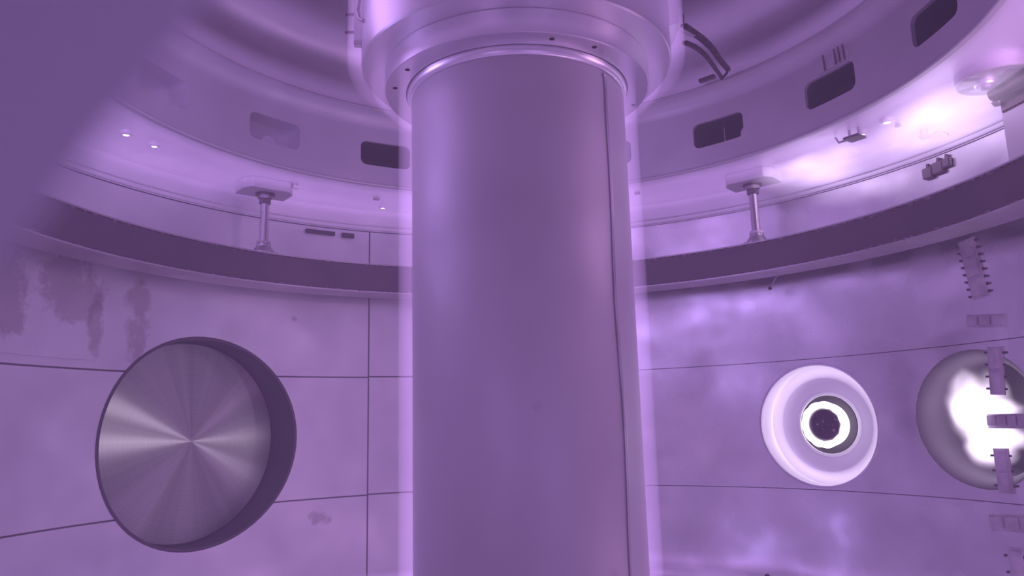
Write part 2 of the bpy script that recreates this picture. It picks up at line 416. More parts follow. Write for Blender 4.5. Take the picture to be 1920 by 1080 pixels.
# face of the ring as eight curved panels would show no joint in the photo, so one mesh with all slots cut
so = []
for a in SLOTS:
    if a < -170: a += 360
    s = azs(a, RS); w_ = azs(5.1, RS); so.append(rrect(s-w_, s+w_, 3.745, 4.105, .09))
body = curved_plate('ring_face', rect_az(-179.95, 179.95, 3.47, 4.32, RS), so, RS, .05, m_shell, ring, step=.22)
body.location = Vector((0, 0, -ZC))*S
lathe_obj('bottom_lip', [(RS-.012, 3.44), (RS+.05, 3.44), (RS+.05, 3.475), (RS-.012, 3.475), (RS-.02, 3.458)], m_shell, ring, (0, 0, -ZC), seg=192)
cove = [(RS, 4.32)]+[(RS-.19*(1-math.cos(R_(t))), 4.32+.20*math.sin(R_(t))) for t in range(10, 91, 10)]+[(RS-.19, 4.545), (RS-.17, 4.56), (RS+.05, 4.60), (RS+.05, 4.32)]
lathe_obj('coved_ledge', cove, m_shell, ring, (0, 0, -ZC), seg=192, sharp=40)
DEPTH = {-73.2: .24, -50.3: .28, 64.1: .45, 86.4: .5}  # invented pocket depths, deeper where the slot should look darker
for a in SLOTS:
    if -115 < a < 130:
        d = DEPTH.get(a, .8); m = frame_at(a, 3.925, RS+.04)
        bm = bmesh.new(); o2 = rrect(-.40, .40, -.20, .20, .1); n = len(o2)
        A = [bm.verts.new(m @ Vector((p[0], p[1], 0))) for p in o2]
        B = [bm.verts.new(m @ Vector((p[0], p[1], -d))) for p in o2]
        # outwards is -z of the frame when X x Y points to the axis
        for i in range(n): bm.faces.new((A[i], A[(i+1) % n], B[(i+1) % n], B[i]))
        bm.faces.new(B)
        obj('slot_pocket', bm, m_shell if d < .3 else m_tube, ring, (0, 0, -ZC))  # deep pockets get darker steel: their shade is put into the colour
for a, r in ((-50.6, .11), (44.9, .09)):               # round bright blanks seen inside two slots
    bm = bmesh.new(); lathe(bm, [(0, .02), (r, .02), (r, 0), (0, 0)], 32, closed=False)
    bm.transform(frame_at(a, 3.77 if a < 0 else 3.9, RS+(.13 if a < 0 else .3)))
    obj('round_blank', bm, m_ring, ring, (0, 0, -ZC))
bm = bmesh.new(); tube(bm, [cyl(40.9, 3.70, RS+.25), cyl(40.9, 4.12, RS+.25)], .018, 8); obj('slot_post', bm, m_rod, ring, (0, 0, -ZC))

# ================================================================ centre column
colm = thing('centre_column', 'thick dull steel column standing in the middle of the vessel', 'column', (0, 0, ZF))
prof = [(0, ZF), (1.0, ZF)]+[(1.0, ZF+.3+i*.4) for i in range(16)]+[(1.0, 2.98), (1.0, 3.2), (0, 3.2)]
bm = bmesh.new(); lathe(bm, prof, 160, closed=False); obj('column_tube', bm, m_column, colm, (0, 0, -ZF))
lathe_obj('top_collar', [(.99, 2.99), (1.008, 2.985), (1.03, 3.0), (1.045, 3.04), (1.045, 3.10), (.99, 3.10)], m_flange, colm, (0, 0, -ZF), sharp=50)
# overlapping sheet with its long weld down the right side
sheet = curved_plate('overlap_sheet', [(azs(96, 1.012), ZF+.02), (azs(128.6, 1.012), ZF+.02)]+[(azs(129.2+.7*math.sin(i*.9)+.9*math.sin(i*.37+1), 1.012), ZF+.4+i*.28) for i in range(24)]+[(azs(131.8, 1.012), 2.97), (azs(96, 1.012), 2.97)],
                     [], 1.012, -.012, m_column, colm, step=.18)
# curved_plate faces look towards the axis, so turn this one's normals outwards
me = sheet.data; me.flip_normals(); me.polygons.foreach_set('use_smooth', [True]*len(me.polygons)); me.set_sharp_from_angle(angle=R_(40))
sheet.location = Vector((0, 0, -ZF))*S
bm = bmesh.new(); tube(bm, [cyl(129.6+.7*math.sin(i*.9)+.9*math.sin(i*.37+1), ZF+.4+i*.28, 1.012) for i in range(24)]+[cyl(132, 2.95, 1.012)], .011, 8)
obj('weld_seam', bm, m_rod, colm, (0, 0, -ZF))

# stepped flange and coil casing round the top of the column
cas = thing('coil_casing', 'wide round steel casing with stepped machined flange at column top', 'casing', (0, 0, 3.06))
lathe_obj('stepped_flange', [(1.056, 3.06), (1.24, 3.06), (1.246, 3.066), (1.246, 3.268), (1.24, 3.275), (1.056, 3.275), (1.05, 3.2), (1.056, 3.1)], m_flange, cas, (0, 0, -3.06), seg=192, sharp=30)
lathe_obj('casing_body', [(1.0, 3.275), (1.455, 3.275), (1.467, 3.29), (1.467, 5.6), (1.0, 5.6)], m_casing, cas, (0, 0, -3.06), seg=192, sharp=30)
for a, r in ((165, 1.154), (145.4, 1.16), (-124.7, 1.157), (-105.3, 1.161), (78, 1.175)):
    p = cyl(a, 3.052, r)
    f = lathe_obj('flange_screw', [(0, 0), (.010, 0), (.014, .004), (.022, .006), (.022, .012), (0, .012)], m_dark, cas, (p.x, p.y, p.z-3.06), seg=20, closed=False)
# side plate at the right of the casing, and the clamp with two pins at its left
bm = bmesh.new(); box(bm, -.02, .20, -.55, .55, 0, .03, Matrix.Translation((1.40, .35, 3.62)), .0)
bm2 = None
bm.free(); bm = bmesh.new(); lathe(bm, [(1.467, 3.62), (1.56, 3.64), (1.56, 4.42), (1.467, 4.44)], 24, 60, 100)
obj('side_plate', bm, m_casing, cas, (0, 0, -3.06))
mc = frame_at(-101, 3.80, 1.50)
bm = bmesh.new(); box(bm, -.05, .05, -.26, .30, -.04, .05, mc, .012); obj('clamp_bar', bm, m_strip, cas, (0, 0, -3.06))
bm = bmesh.new(); box(bm, -.04, .04, -.30, -.26, -.04, .04, mc, .008); obj('clamp_foot', bm, m_darkmetal, cas, (0, 0, -3.06))
for z in (3.64, 3.82):
    q = cyl(-101, z, 1.53); bm = bmesh.new(); tube(bm, [q, q+Vector((-.09, 0, .0))], .014, 8); obj('clamp_pin', bm, m_darkmetal, cas, (0, 0, -3.06))
bm = bmesh.new(); tube(bm, [cyl(-112, 3.60, 1.475), cyl(-109, 3.66, 1.50), cyl(-107, 3.78, 1.51), cyl(-110, 3.88, 1.50), cyl(-113, 4.0, 1.48)], .018, 8); obj('clamp_cable', bm, m_darkmetal, cas, (0, 0, -3.06))

# ================================================================ ring coils
def ring_coil(z0, z1, label):
    t = thing('ring_coil', label, 'ring coil', (0, 0, z0))
    ri, ro = 4.87, 5.33
    lathe_obj('coil_case', [(ri, z0+.03), (ri, z1-.03), (ri+.02, z1-.015), (ro-.02, z1-.015), (ro, z1-.03), (ro, z0+.03), (ro-.02, z0+.015), (ri+.02, z0+.015)], m_coil, t, (0, 0, -z0), seg=256)
    lathe_obj('top_cover', [(ri-.012, z1-.02), (ri-.012, z1), (ro+.012, z1), (ro+.012, z1-.02)], m_coilface, t, (0, 0, -z0), seg=256)
    lathe_obj('bottom_cover', [(ri-.012, z0+.02), (ri-.012, z0), (ro+.012, z0), (ro+.012, z0+.02)], m_coilface, t, (0, 0, -z0), seg=256)
    # ragged weld line along both inner edges
    for z in (z0+.028, z1-.028):
        rnd = random.Random(int(z*100)); bm = bmesh.new(); n = 720; rg = []
        for i in range(n):
            a = 360*i/n; q = .006+rnd.random()**2*.02; zz = z+rnd.uniform(-.008, .008)
            rg.append([bm.verts.new(cyl(a, zz-q, ri+.004)), bm.verts.new(cyl(a, zz, ri-q*.9)), bm.verts.new(cyl(a, zz+q, ri+.004))])
        for i in range(n):
            A, B = rg[i], rg[(i+1) % n]
            for j in range(3): bm.faces.new((A[j], A[(j+1) % 3], B[(j+1) % 3], B[j]))
        obj('weld_line', bm, m_speck, t, (0, 0, -z0), smooth=False)
    return t
upper = ring_coil(1.97, 2.415, 'dark grey ring coil hanging on threaded rods below the ceiling')
lower = ring_coil(-2.76, -2.31, 'ring coil near the floor, only its top edge peeping in at the bottom')

# ================================================================ hangers
def hexa(r, rot=0): return [(r*math.cos(R_(60*k+rot)), r*math.sin(R_(60*k+rot))) for k in range(6)]
def threaded(r, z0, z1, pitch=.035):
    pr_ = [(0, z0)]; z = z0
    while z < z1: pr_ += [(r, z), (r-.010, z+pitch/2)]; z += pitch
    return pr_+[(r, z1), (0, z1)]
def hanger(az, label, spin):
    p = cyl(az, ZC, 5.08); t = thing('coil_hanger', label, 'hanger', (p.x, p.y, ZC), 'threaded rods holding the upper ring coil')
    rot = Matrix.Rotation(-R_(az)+R_(spin), 4, 'Z')
    bm = bmesh.new(); prism(bm, [(-.36, -.10), (-.27, -.25), (.27, -.25), (.36, -.12), (.36, .22), (-.36, .22)], -.155, 0, rot)
    bmesh.ops.bevel(bm, geom=bm.edges[:], offset=.008, segments=1, affect='EDGES')
    obj('ceiling_block', bm, m_shell, t, sharp=25)
    lathe_obj('washer', [(0, -.155), (.135, -.155), (.135, -.175), (0, -.175)], m_darkmetal, t, seg=40, closed=False)
    bm = bmesh.new(); prism(bm, hexa(.112, 12), -.235, -.175); bmesh.ops.bevel(bm, geom=bm.edges[:], offset=.012, segments=2, affect='EDGES'); obj('upper_nut', bm, m_rod, t)
    bm = bmesh.new(); prism(bm, hexa(.088, 40), -.31, -.237); bmesh.ops.bevel(bm, geom=bm.edges[:], offset=.01, segments=2, affect='EDGES'); obj('lock_nut', bm, m_darkmetal, t)
    bm = bmesh.new(); lathe(bm, threaded(.064, 2.44-ZC, -.30), 24, closed=False); obj('threaded_rod', bm, m_rod, t, sharp=80)
    zb = 2.415-ZC
    lathe_obj('base_cup', [(0, zb), (.22, zb), (.22, zb+.02), (.16, zb+.035), (.10, zb+.12), (.10, zb+.15), (0, zb+.15)], m_rod, t, seg=32, closed=False, sharp=30)
    bm = bmesh.new(); prism(bm, hexa(.10, 20), zb+.15, zb+.205); bmesh.ops.bevel(bm, geom=bm.edges[:], offset=.01, segments=2, affect='EDGES'); obj('base_nut', bm, m_rod, t)
    bm = bmesh.new(); box(bm, -.30, .30, -.11, .11, zb, zb+.022, rot, .006); obj('foot_plate', bm, m_coilface, t)
    return t
hanger(-46.0, 'threaded rod with nuts under a ceiling block, left of the column', -6)
hanger(41.9, 'threaded rod with nuts under a ceiling block, right of the column', 2)

# heavy support bracket at the far right
bk = thing('support_bracket', 'heavy ceiling bracket with round plate, bolt and hanging flat leg', 'bracket', tuple(cyl(83, ZC, 5.05)))
bo = -cyl(83, ZC, 5.05)
c = cyl(83.0, 0, 5.02)
def zl(x, y, z0, z1, r, seg=40):
    return [(0, z0), (r, z0), (r, z1), (0, z1)]
lathe_obj('round_plate', [(0, 3.36), (.36, 3.36), (.37, 3.37), (.37, ZC), (0, ZC)], m_shell, bk, (c.x+bo.x, c.y+bo.y, bo.z), seg=64, closed=False)
b1 = Vector((4.88, .62, 0))
lathe_obj('bolt_washer', [(0, 3.30), (.09, 3.30), (.10, 3.305), (.11, 3.325), (.11, 3.36), (0, 3.36)], m_ring, bk, (b1.x+bo.x, b1.y+bo.y, bo.z), seg=32, closed=False, sharp=25)
lathe_obj('bolt_head', [(0, 3.275), (.045, 3.275), (.055, 3.285), (.055, 3.30), (0, 3.30)], m_shell, bk, (b1.x+bo.x, b1.y+bo.y, bo.z), seg=32, closed=False, sharp=25)
b2 = Vector((5.09, .80, 0))
lathe_obj('eye_bolt', [(0, 3.17), (.04, 3.17), (.06, 3.20), (.04, 3.24), (.04, 3.36), (0, 3.36)], m_rod, bk, (b2.x+bo.x, b2.y+bo.y, bo.z), seg=24, closed=False)
bm = bmesh.new(); tube(bm, [(5.02, .78, 3.27), (5.12, .55, 3.28), (5.2, .3, 3.30), (5.25, -.1, 3.32)], [.06, .09, .12, .12], 14); obj('support_arm', bm, m_darkmetal, bk, bo)
# the leg: a flat plate from the arm down to the top of the coil
legm = Matrix.Translation((5.20, .62, 0)) @ Matrix.Rotation(R_(-80), 4, 'Z')
bm = bmesh.new(); box(bm, -.22, .60, -.03, .03, 2.415, 3.20, legm, .012); obj('flat_leg', bm, m_shell, bk, bo)
bm = bmesh.new(); box(bm, -.20, .60, -.05, .05, 3.08, 3.27, legm, .012); obj('leg_clamp', bm, m_darkmetal, bk, bo)

# ================================================================ ports
def port_frame(az, z):
    m = frame_at(az, z, RW); return m            # z of the frame points (X x Y)
def port_tube_mesh(az, zc, r, depth, seg=72):
    """tube whose front follows the curved wall and whose back is flat; returns a bmesh in world units and its outward axis"""
    out = cyl(az, 0, 1); X = Vector((math.cos(R_(az)), -math.sin(R_(az)), 0)); ctr = out*RW+Vector((0, 0, zc))
    bm = bmesh.new(); A = []; B = []
    for k in range(seg):
        t = 2*math.pi*k/seg; s = r*math.cos(t)/RW
        f = cyl(az+math.degrees(s), zc+r*math.sin(t), RW-.0)
        b = ctr+X*(r*math.cos(t))+Vector((0, 0, r*math.sin(t)))+out*depth
        A.append(bm.verts.new(f)); B.append(bm.verts.new(b))
    for i in range(seg): bm.faces.new((A[i], A[(i+1) % seg], B[(i+1) % seg], B[i]))
    return bm, ctr, out, X
def rim_ring(az, zc, r, r2, h, seg=72):
    bm = bmesh.new(); rg = []
    for k in range(seg):
        t = 2*math.pi*k/seg; row = []
        for rr, rad in ((r, RW+.03), (r, RW-h), ((r+r2)/2, RW-h*1.2), (r2, RW-h*.3), (r2, RW+.03)):
            row.append(bm.verts.new(cyl(az+math.degrees(rr*math.cos(t)/rad), zc+rr*math.sin(t), rad)))
        rg.append(row)
    for i in range(seg):
        for j in range(4): bm.faces.new((rg[i][j], rg[i][j+1], rg[(i+1) % seg][j+1], rg[(i+1) % seg][j]))
    return bm
def facing(ctr, out, X):
    """local z towards the axis of the vessel, local x = tangent"""
    Z = -out; Y = Vector((0, 0, 1)); Xx = Y.cross(Z); m = Matrix((Xx, Y, Z)).transposed().to_4x4(); m.translation = ctr*S; return m
# large blanked port
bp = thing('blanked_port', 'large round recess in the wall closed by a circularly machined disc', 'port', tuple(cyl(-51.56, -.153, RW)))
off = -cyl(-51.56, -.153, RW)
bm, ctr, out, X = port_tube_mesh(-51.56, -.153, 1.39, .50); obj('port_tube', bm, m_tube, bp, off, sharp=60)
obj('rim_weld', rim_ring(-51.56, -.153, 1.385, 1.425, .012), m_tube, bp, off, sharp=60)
bm = bmesh.new(); lathe(bm, [(0, 0), (1.36, 0), (1.375, -.015), (1.375, -.08), (0, -.08)], 128, closed=False)
d = obj('machined_disc', bm, m_disc, bp, sharp=30)
d.matrix_local = facing(out*.42, out, X)
# small port with the glowing electrode
ep = thing('electrode_port', 'round recess with pale flared ring and white-hot electrode', 'port', tuple(cyl(46.05, -.15, RW)))
off = -cyl(46.05, -.15, RW)
bm, ctr, out, X = port_tube_mesh(46.05, -.15, .83, .42); obj('port_tube', bm, m_ring, ep, off, sharp=60)
obj('rim_weld', rim_ring(46.05, -.15, .826, .856, .008), m_wall_shiny, ep, off, sharp=60)
bm = bmesh.new(); lathe(bm, [(.83, .06), (.80, .035), (.74, .015), (.62, 0), (.455, .0), (.44, .02), (.415, .02), (.40, 0), (.40, -.32), (0, -.32)], 96, closed=False)
f = obj('flared_ring', bm, m_ring, ep, sharp=45); f.matrix_local = facing(out*.34, out, X)
bm = bmesh.new(); lathe(bm, [(.402, -.01), (.402, .012), (.396, .014), (.385, -.01), (.385, -.30), (.395, -.30)], 96)
f = obj('bore_liner', bm, m_dark, ep, sharp=45); f.matrix_local = facing(out*.34, out, X)
bm = bmesh.new(); lathe(bm, [(0, -.09), (.384, -.09), (.384, -.12), (0, -.12)], 64, closed=False)
f = obj('bore_shade_disc', bm, m_dark, ep, sharp=45); f.matrix_local = facing(out*.34, out, X)  # dark disc added to put shade inside the bore
# scalloped glowing ring with a dark domed cap in the middle
bm = bmesh.new(); n = 120
def sc(r, k, amp, nn=11): return r*(1+amp*abs(math.sin(nn*math.pi*k/n)))
front = [bm.verts.new((sc(.315, k, .04)*math.cos(2*math.pi*k/n), sc(.315, k, .04)*math.sin(2*math.pi*k/n), .03)) for k in range(n)]
inner = [bm.verts.new((sc(.265, k, -.10)*math.cos(2*math.pi*k/n), sc(.265, k, -.10)*math.sin(2*math.pi*k/n), .045)) for k in range(n)]
back = [bm.verts.new((.30*math.cos(2*math.pi*k/n), .30*math.sin(2*math.pi*k/n), -.12)) for k in range(n)]
ib = [bm.verts.new((.2*math.cos(2*math.pi*k/n), .2*math.sin(2*math.pi*k/n), -.02)) for k in range(n)]
for k in range(n):
    j = (k+1) % n
    bm.faces.new((front[k], front[j], inner[j], inner[k])); bm.faces.new((front[j], front[k], back[k], back[j])); bm.faces.new((inner[k], inner[j], ib[j], ib[k]))
bm.faces.new(back)
f = obj('glowing_ring', bm, m_white, ep, sharp=40); f['label'] = 'white-hot scalloped ring'; f.matrix_local = facing(out*.20, out, X)
m_cap = steel('electrode_cap', (.05, .03, .05), .16, metal=.5, mottle=.3)
bm = bmesh.new(); lathe(bm, [(0, .12), (.06, .115), (.12, .097), (.18, .065), (.22, .035), (.245, -.01), (.245, -.10), (0, -.10)], 64, closed=False)
f = obj('electrode_cap', bm, m_cap, ep, sharp=60); f.matrix_local = facing(out*.20, out, X); f['label'] = 'dark glossy domed cap'
# added recess, its glow volumes stand in for a reflection in the wall
gp = thing('reflection_recess', 'added recess at far right, white glow standing in for a wall reflection', 'port', tuple(cyl(67.8, -.1, RW)))
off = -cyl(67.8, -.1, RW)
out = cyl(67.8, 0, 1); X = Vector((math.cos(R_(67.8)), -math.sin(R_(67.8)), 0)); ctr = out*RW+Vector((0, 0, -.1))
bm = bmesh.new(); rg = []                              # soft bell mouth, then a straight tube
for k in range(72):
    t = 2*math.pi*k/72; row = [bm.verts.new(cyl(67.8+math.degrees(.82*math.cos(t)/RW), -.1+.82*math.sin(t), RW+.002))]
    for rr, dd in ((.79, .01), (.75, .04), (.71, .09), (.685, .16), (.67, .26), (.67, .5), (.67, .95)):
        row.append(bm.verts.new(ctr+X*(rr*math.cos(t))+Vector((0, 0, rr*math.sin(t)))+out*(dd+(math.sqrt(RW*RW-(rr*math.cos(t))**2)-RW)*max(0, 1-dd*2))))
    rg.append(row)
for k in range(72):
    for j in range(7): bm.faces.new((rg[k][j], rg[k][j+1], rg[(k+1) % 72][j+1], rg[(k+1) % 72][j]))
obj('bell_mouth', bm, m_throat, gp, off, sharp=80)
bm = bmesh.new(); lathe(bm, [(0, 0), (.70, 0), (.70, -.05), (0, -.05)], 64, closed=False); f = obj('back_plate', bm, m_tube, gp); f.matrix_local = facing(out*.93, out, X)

# ================================================================ glow of the discharge
m_haze = glow_mat('discharge_haze', GLOW, E_MAIN)
hz = lathe_obj('plasma_haze', [(0, ZF+.02), (RW-.03, ZF+.02), (RW-.03, 3.44), (RS-.03, 3.46), (RS-.15, 5.3), (0, 5.5)], m_haze, seg=96, closed=False)
tag(hz, 'faint violet discharge haze filling the whole vessel', 'haze', kind='stuff')
m_sheath = glow_mat('sheath_glow', GLOW, E_SHEATH)
def sheath(name, prof, label, mt=m_sheath, seg=128):
    o = lathe_obj(name, prof, mt, seg=seg); return tag(o, label, 'glow', kind='stuff')
sheath('glow_layer', [(1.013, ZF+.05), (1.127, ZF+.05), (1.127, 3.05), (1.013, 3.05)], 'bright violet glow layer hugging the centre column')
sheath('glow_layer', [(1.26, 3.00), (1.36, 3.06), (1.40, 3.2), (1.58, 3.24), (1.60, 3.3), (1.60, 5.3), (1.475, 5.3), (1.475, 3.265), (1.255, 3.265)], 'bright violet glow layer hugging the coil casing above the column')
sheath('glow_layer', [(4.80, -2.3), (5.45, -2.3), (5.45, -2.15), (4.80, -2.15)], 'bright violet glow layer lying on the lower ring coil', glow_mat('lower_sheath_glow', GLOW, .45), seg=192)

m_sheath2 = glow_mat('thin_sheath_glow', GLOW, .50)
m_cloud = soft_glow('ceiling_cloud_glow', (.82, .64, 1.0), 2.6, 1.0, 3)
def cloud(x, y, z, rx, ry, rz, spin, label):
    bm = bmesh.new(); bmesh.ops.create_icosphere(bm, subdivisions=4, radius=1)
    for v in bm.verts: v.co *= 1+.10*math.sin(3*v.co.x+x)*math.cos(4*v.co.y+y)
    bm.transform(Matrix.Diagonal((rx, ry, rz, 1))); bm.transform(Matrix.Rotation(R_(spin), 4, 'Z'))
    tag(obj('glow_cloud', bm, m_cloud, None, (x, y, z), sharp=180), label, 'glow', kind='stuff')
cloud(4.78, 1.45, 3.24, .62, 1.7, .24, 18, 'brightest violet cloud under the ceiling ring, at far right')
cloud(4.05, 3.0, 3.26, .55, 1.3, .21, 36, 'bright violet cloud under the ceiling ring, beside the right hanger block')
sheath('glow_layer', [(RS+.06, 3.36), (RW-.04, 3.36), (RW-.04, 3.455), (RS+.06, 3.455)], 'bright violet glow layer under the outer ceiling ring', m_sheath2, 192)
m_sheath3 = glow_mat('ledge_glow', GLOW, .75)
sheath('glow_layer', [(4.06, 4.575), (4.17, 4.62), (4.165, 4.95), (4.05, 4.66)], 'bright violet glow line above the ledge of the slotted ring', m_sheath3, 192)
sheath('glow_layer', [(4.08, 5.28), (3.95, 5.41), (3.6, 5.48), (3.7, 5.33), (3.9, 5.2), (4.08, 5.15)], 'soft violet glow band in the rounded corner of the dome', glow_mat('dome_band_glow', GLOW, .42), 192)

# ================================================================ small fittings
def stud(bm, m, r, h): 
    b2 = bmesh.new(); lathe(b2, [(0, 0), (r, 0), (r, h), (0, h)], 10, closed=False, mat=m); me = bpy.data.meshes.new('t'); b2.to_mesh(me); b2.free(); bm.from_mesh(me); bpy.data.meshes.remove(me)
def glow_fitting(az, r, label, spot, shade=None):
    p = cyl(az, ZC, r); t = thing('ceiling_fitting', label, 'fitting', (p.x, p.y, ZC), 'small fittings on the bright ceiling ring')
    lathe_obj('fitting_socket', [(spot*.6, 0), (spot*1.1, 0), (spot*1.2, -.03), (spot*.9, -.04), (spot*.6, -.03)], m_ceil, t, seg=24)
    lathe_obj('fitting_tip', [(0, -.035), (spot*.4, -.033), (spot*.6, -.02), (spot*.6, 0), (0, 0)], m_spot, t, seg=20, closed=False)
    return t
glow_fitting(-71.8, 4.857, 'small glowing tip on the ceiling ring, upper of the two at left', .06)
glow_fitting(-66.9, 4.86, 'small glowing tip on the ceiling ring, lower of the two at left', .055)
glow_fitting(67.2, 4.84, 'brightest small glowing tip on the ceiling ring at right', .07)
glow_fitting(62.6, 4.87, 'small glowing tip hidden under the little ceiling clip at right', .055)
t = glow_fitting(-24.5, 5.33, 'small glinting fitting on the ceiling ring just left of the column', .055)
def ceil_box(name, az, r, lx, ly, h, spin, label, extra=None, mat=None):
    p = cyl(az, ZC, r); t = thing(name, label, 'bracket', (p.x, p.y, ZC)); rot = Matrix.Rotation(-R_(az)+R_(spin), 4, 'Z')
    bm = bmesh.new(); box(bm, -lx, lx, -ly, ly, -h, -h+.03, rot, .006); obj('bracket_plate', bm, mat or m_darkmetal, t)
    for sx in (-1, 1):
        bm = bmesh.new(); box(bm, sx*lx*.6-.012, sx*lx*.6+.012, -.012, .012, -h+.02, 0, rot); obj('bracket_leg', bm, m_rod, t)
    if extra:
        bm = bmesh.new(); tube(bm, [rot @ Vector(q) for q in extra], .014, 8); obj('bracket_wire', bm, m_rod, t)
    return t
ceil_box('ceiling_clip', 63.0, 4.68, .10, .10, .13, 10, 'little dark clip under the ceiling ring beside a glowing tip', [(-.1, 0, -.11), (-.22, .02, -.10), (-.26, .02, -.02)])
ceil_box('ceiling_clip', 66.6, 5.52, .055, .07, .12, 20, 'pale forked clip on the corner line of the ceiling at right', [(.05, 0, -.11), (.18, -.06, -.10), (.26, -.10, -.16), (.30, -.12, -.2)], m_rod)
ceil_box('ceiling_clip', 66.8, 5.06, .03, .03, .04, 0, 'tiny dark stud on the ceiling ring right of the brightest tip')
ceil_box('ceiling_clip', -26.9, 4.913, .05, .02, .035, 0, 'tiny dark slotted tab on the ceiling ring near the column')
ceil_box('ceiling_clip', 22.2, 4.85, .045, .02, .035, 0, 'tiny slotted tab on the ceiling ring right of the column')
ceil_box('ceiling_clip', -42.0, 4.86, .05, .06, .06, 0, 'pale small block beside the left ceiling block', None, m_ring)

# the two bent straps between casing and ledge
def strap(name, pts, wid, label, mat):
    ps = []
    P = [Vector(p) for p in pts]
    for i in range(len(P)-1):
        a = P[max(i-1, 0)]; b = P[i]; c_ = P[i+1]; d_ = P[min(i+2, len(P)-1)]
        for k in range(6):
            t = k/6; ps.append(.5*((2*b)+(-a+c_)*t+(2*a-5*b+4*c_-d_)*t*t+(-a+3*b-3*c_+d_)*t**3))
    ps.append(P[-1])
    bm = bmesh.new(); tube(bm, ps, 0, flat=wid); o = obj(name, bm, mat, smooth=False); return o
def at(px, py, dist):
    d = (FPX*fw+(px-960)*rt-(py-540)*up).normalized(); return Vector((0, -DCAM, 0))+d*dist
def tocyl(px, py, r):
    d = (FPX*fw+(px-960)*rt-(py-540)*up).normalized(); a = d.x**2+d.y**2; b = -2*DCAM*d.y; c_ = DCAM**2-r*r
    return (-b+math.sqrt(b*b-4*a*c_))/(2*a)
# casing plate edge stands about 8.0 away, the ledge about 11
D0 = 7.75; D1 = tocyl(1360, 130, RS-.16)
def lerp_at(px, py, t): return at(px, py, D0+(D1-D0)*t)
t = thing('wire_straps', 'dark oxidised bent straps running from the casing to the ledge of the slotted ring', 'strap', tuple(lerp_at(1280, 60, 0)))
o0 = -lerp_at(1280, 60, 0)
for nm, pts, wd in (('strap', [(1282, 49, 0), (1298, 60, .15), (1318, 74, .35), (1336, 92, .6), (1350, 112, .82), (1366, 131, 1)], (.060, .045)),
                    ('strap', [(1284, 80, 0), (1303, 88, .2), (1322, 103, .45), (1338, 124, .75), (1354, 147, 1)], (.042, .035)),
                    ('bright_strap', [(1275, 54, 0), (1286, 60, .08), (1300, 67, .2)], (.06, .02)),
                    ('cross_strip', [(1352, 148, 1), (1362, 138, .98), (1364, 130, .96)], (.03, .02)),
                    ('support_pin', [(1281, 26, .0), (1282, 50, 0)], (.012, .012))):
    o = strap(nm, [lerp_at(*p) for p in pts], wd, None, m_strap if nm != 'bright_strap' else m_ring); o.parent = t; o.location = o0*S
bm = bmesh.new(); m_ = frame_at(40.8, 4.655, RS-.135); box(bm, -.12, .12, -.02, .03, -.03, .05, m_, .006); o = obj('ledge_tab', bm, m_strap, t, o0)

# terminal block above the fourth slot on the right
tb = thing('terminal_block', 'little block with three upright pins above a slot at upper right', 'terminal', tuple(cyl(65.5, 4.2, RS)))
ob = -cyl(65.5, 4.2, RS)
bm = bmesh.new(); box(bm, -.24, .22, -.03, .12, 0, .05, frame_at(65.5, 4.15, RS), .008); obj('block_body', bm, m_shell, tb, ob)
for k, x in enumerate((-.10, .07, .13, .20)):
    bm = bmesh.new(); m_ = frame_at(65.5, 4.12, RS-.06); tube(bm, [m_ @ Vector((x, 0, 0)), m_ @ Vector((x-.01, .20, 0))], .010, 8); obj('block_pin', bm, m_darkmetal, tb, ob)

# strips of sensors on the right wall
def strip(label, pts, w0, studs, group='sensor strips on the right of the wall', ribs=2):
    """pts: (az, z) down the strip centre, w0 half width in arc length"""
    t = thing('sensor_strip', label, 'strip', tuple(cyl(*pts[0], RW)), group); o_ = -cyl(*pts[0], RW)
    (a0, z0), (a1, z1) = pts; n = 12; bm = bmesh.new(); rg = []
    dv = Vector((azs(a1-a0, RW), z1-z0)).normalized(); nv = Vector((-dv.y, dv.x))
    def pt(u, v, h):            # u along 0..1, v across in units
        s = azs(a0+(a1-a0)*u, RW)+nv.x*v; z = z0+(z1-z0)*u+nv.y*v
        return cyl(math.degrees(s/RW), z, RW-h)
    for i in range(n+1):
        rg.append([bm.verts.new(pt(i/n, v, h)) for v, h in ((-w0, 0), (-w0, .02), (w0, .02), (w0, 0))])
    for i in range(n):
        for j in range(4): bm.faces.new((rg[i][j], rg[i][(j+1) % 4], rg[i+1][(j+1) % 4], rg[i+1][j]))
    bm.faces.new(rg[0]); bm.faces.new(rg[-1][::-1])
    obj('strip_base', bm, m_strip, t, o_, sharp=30)
    L = math.hypot(azs(a1-a0, RW), z1-z0)
    for k in range(ribs):       # raised cells along the strip
        u0, u1 = (k+.08)/ribs, (k+.9)/ribs; bm = bmesh.new()
        q = [pt(u, v, h) for h in (.02, .045) for u, v in ((u0, -w0*.6), (u1, -w0*.6), (u1, w0*.75), (u0, w0*.75))]
        V = [bm.verts.new(x) for x in q]
        for f_ in ((0, 1, 2, 3), (4, 5, 6, 7), (0, 1, 5, 4), (1, 2, 6, 5), (2, 3, 7, 6), (3, 0, 4, 7)): bm.faces.new([V[i] for i in f_])
        obj('strip_cell', bm, m_strip, t, o_, sharp=20)
    for k in range(studs):
        for sgn in (-1, 1):
            u = (k+.5)/studs; a = pt(u, sgn*w0, .0); b_ = pt(u, sgn*(w0+.035), .03)
            bm = bmesh.new(); tube(bm, [a, b_], .014, 6); obj('strip_stud', bm, m_dark, t, o_)
    return t
strip('slanting sensor strip with dark studs on the wall just under the upper ring coil', [(69.4, 1.99), (70.35, 1.28)], .105, 8, ribs=3)
strip('wide short sensor box on the wall between the slanting strip and the glare', [(68.2, 1.03), (73.0, .975)], .075, 0, ribs=3)
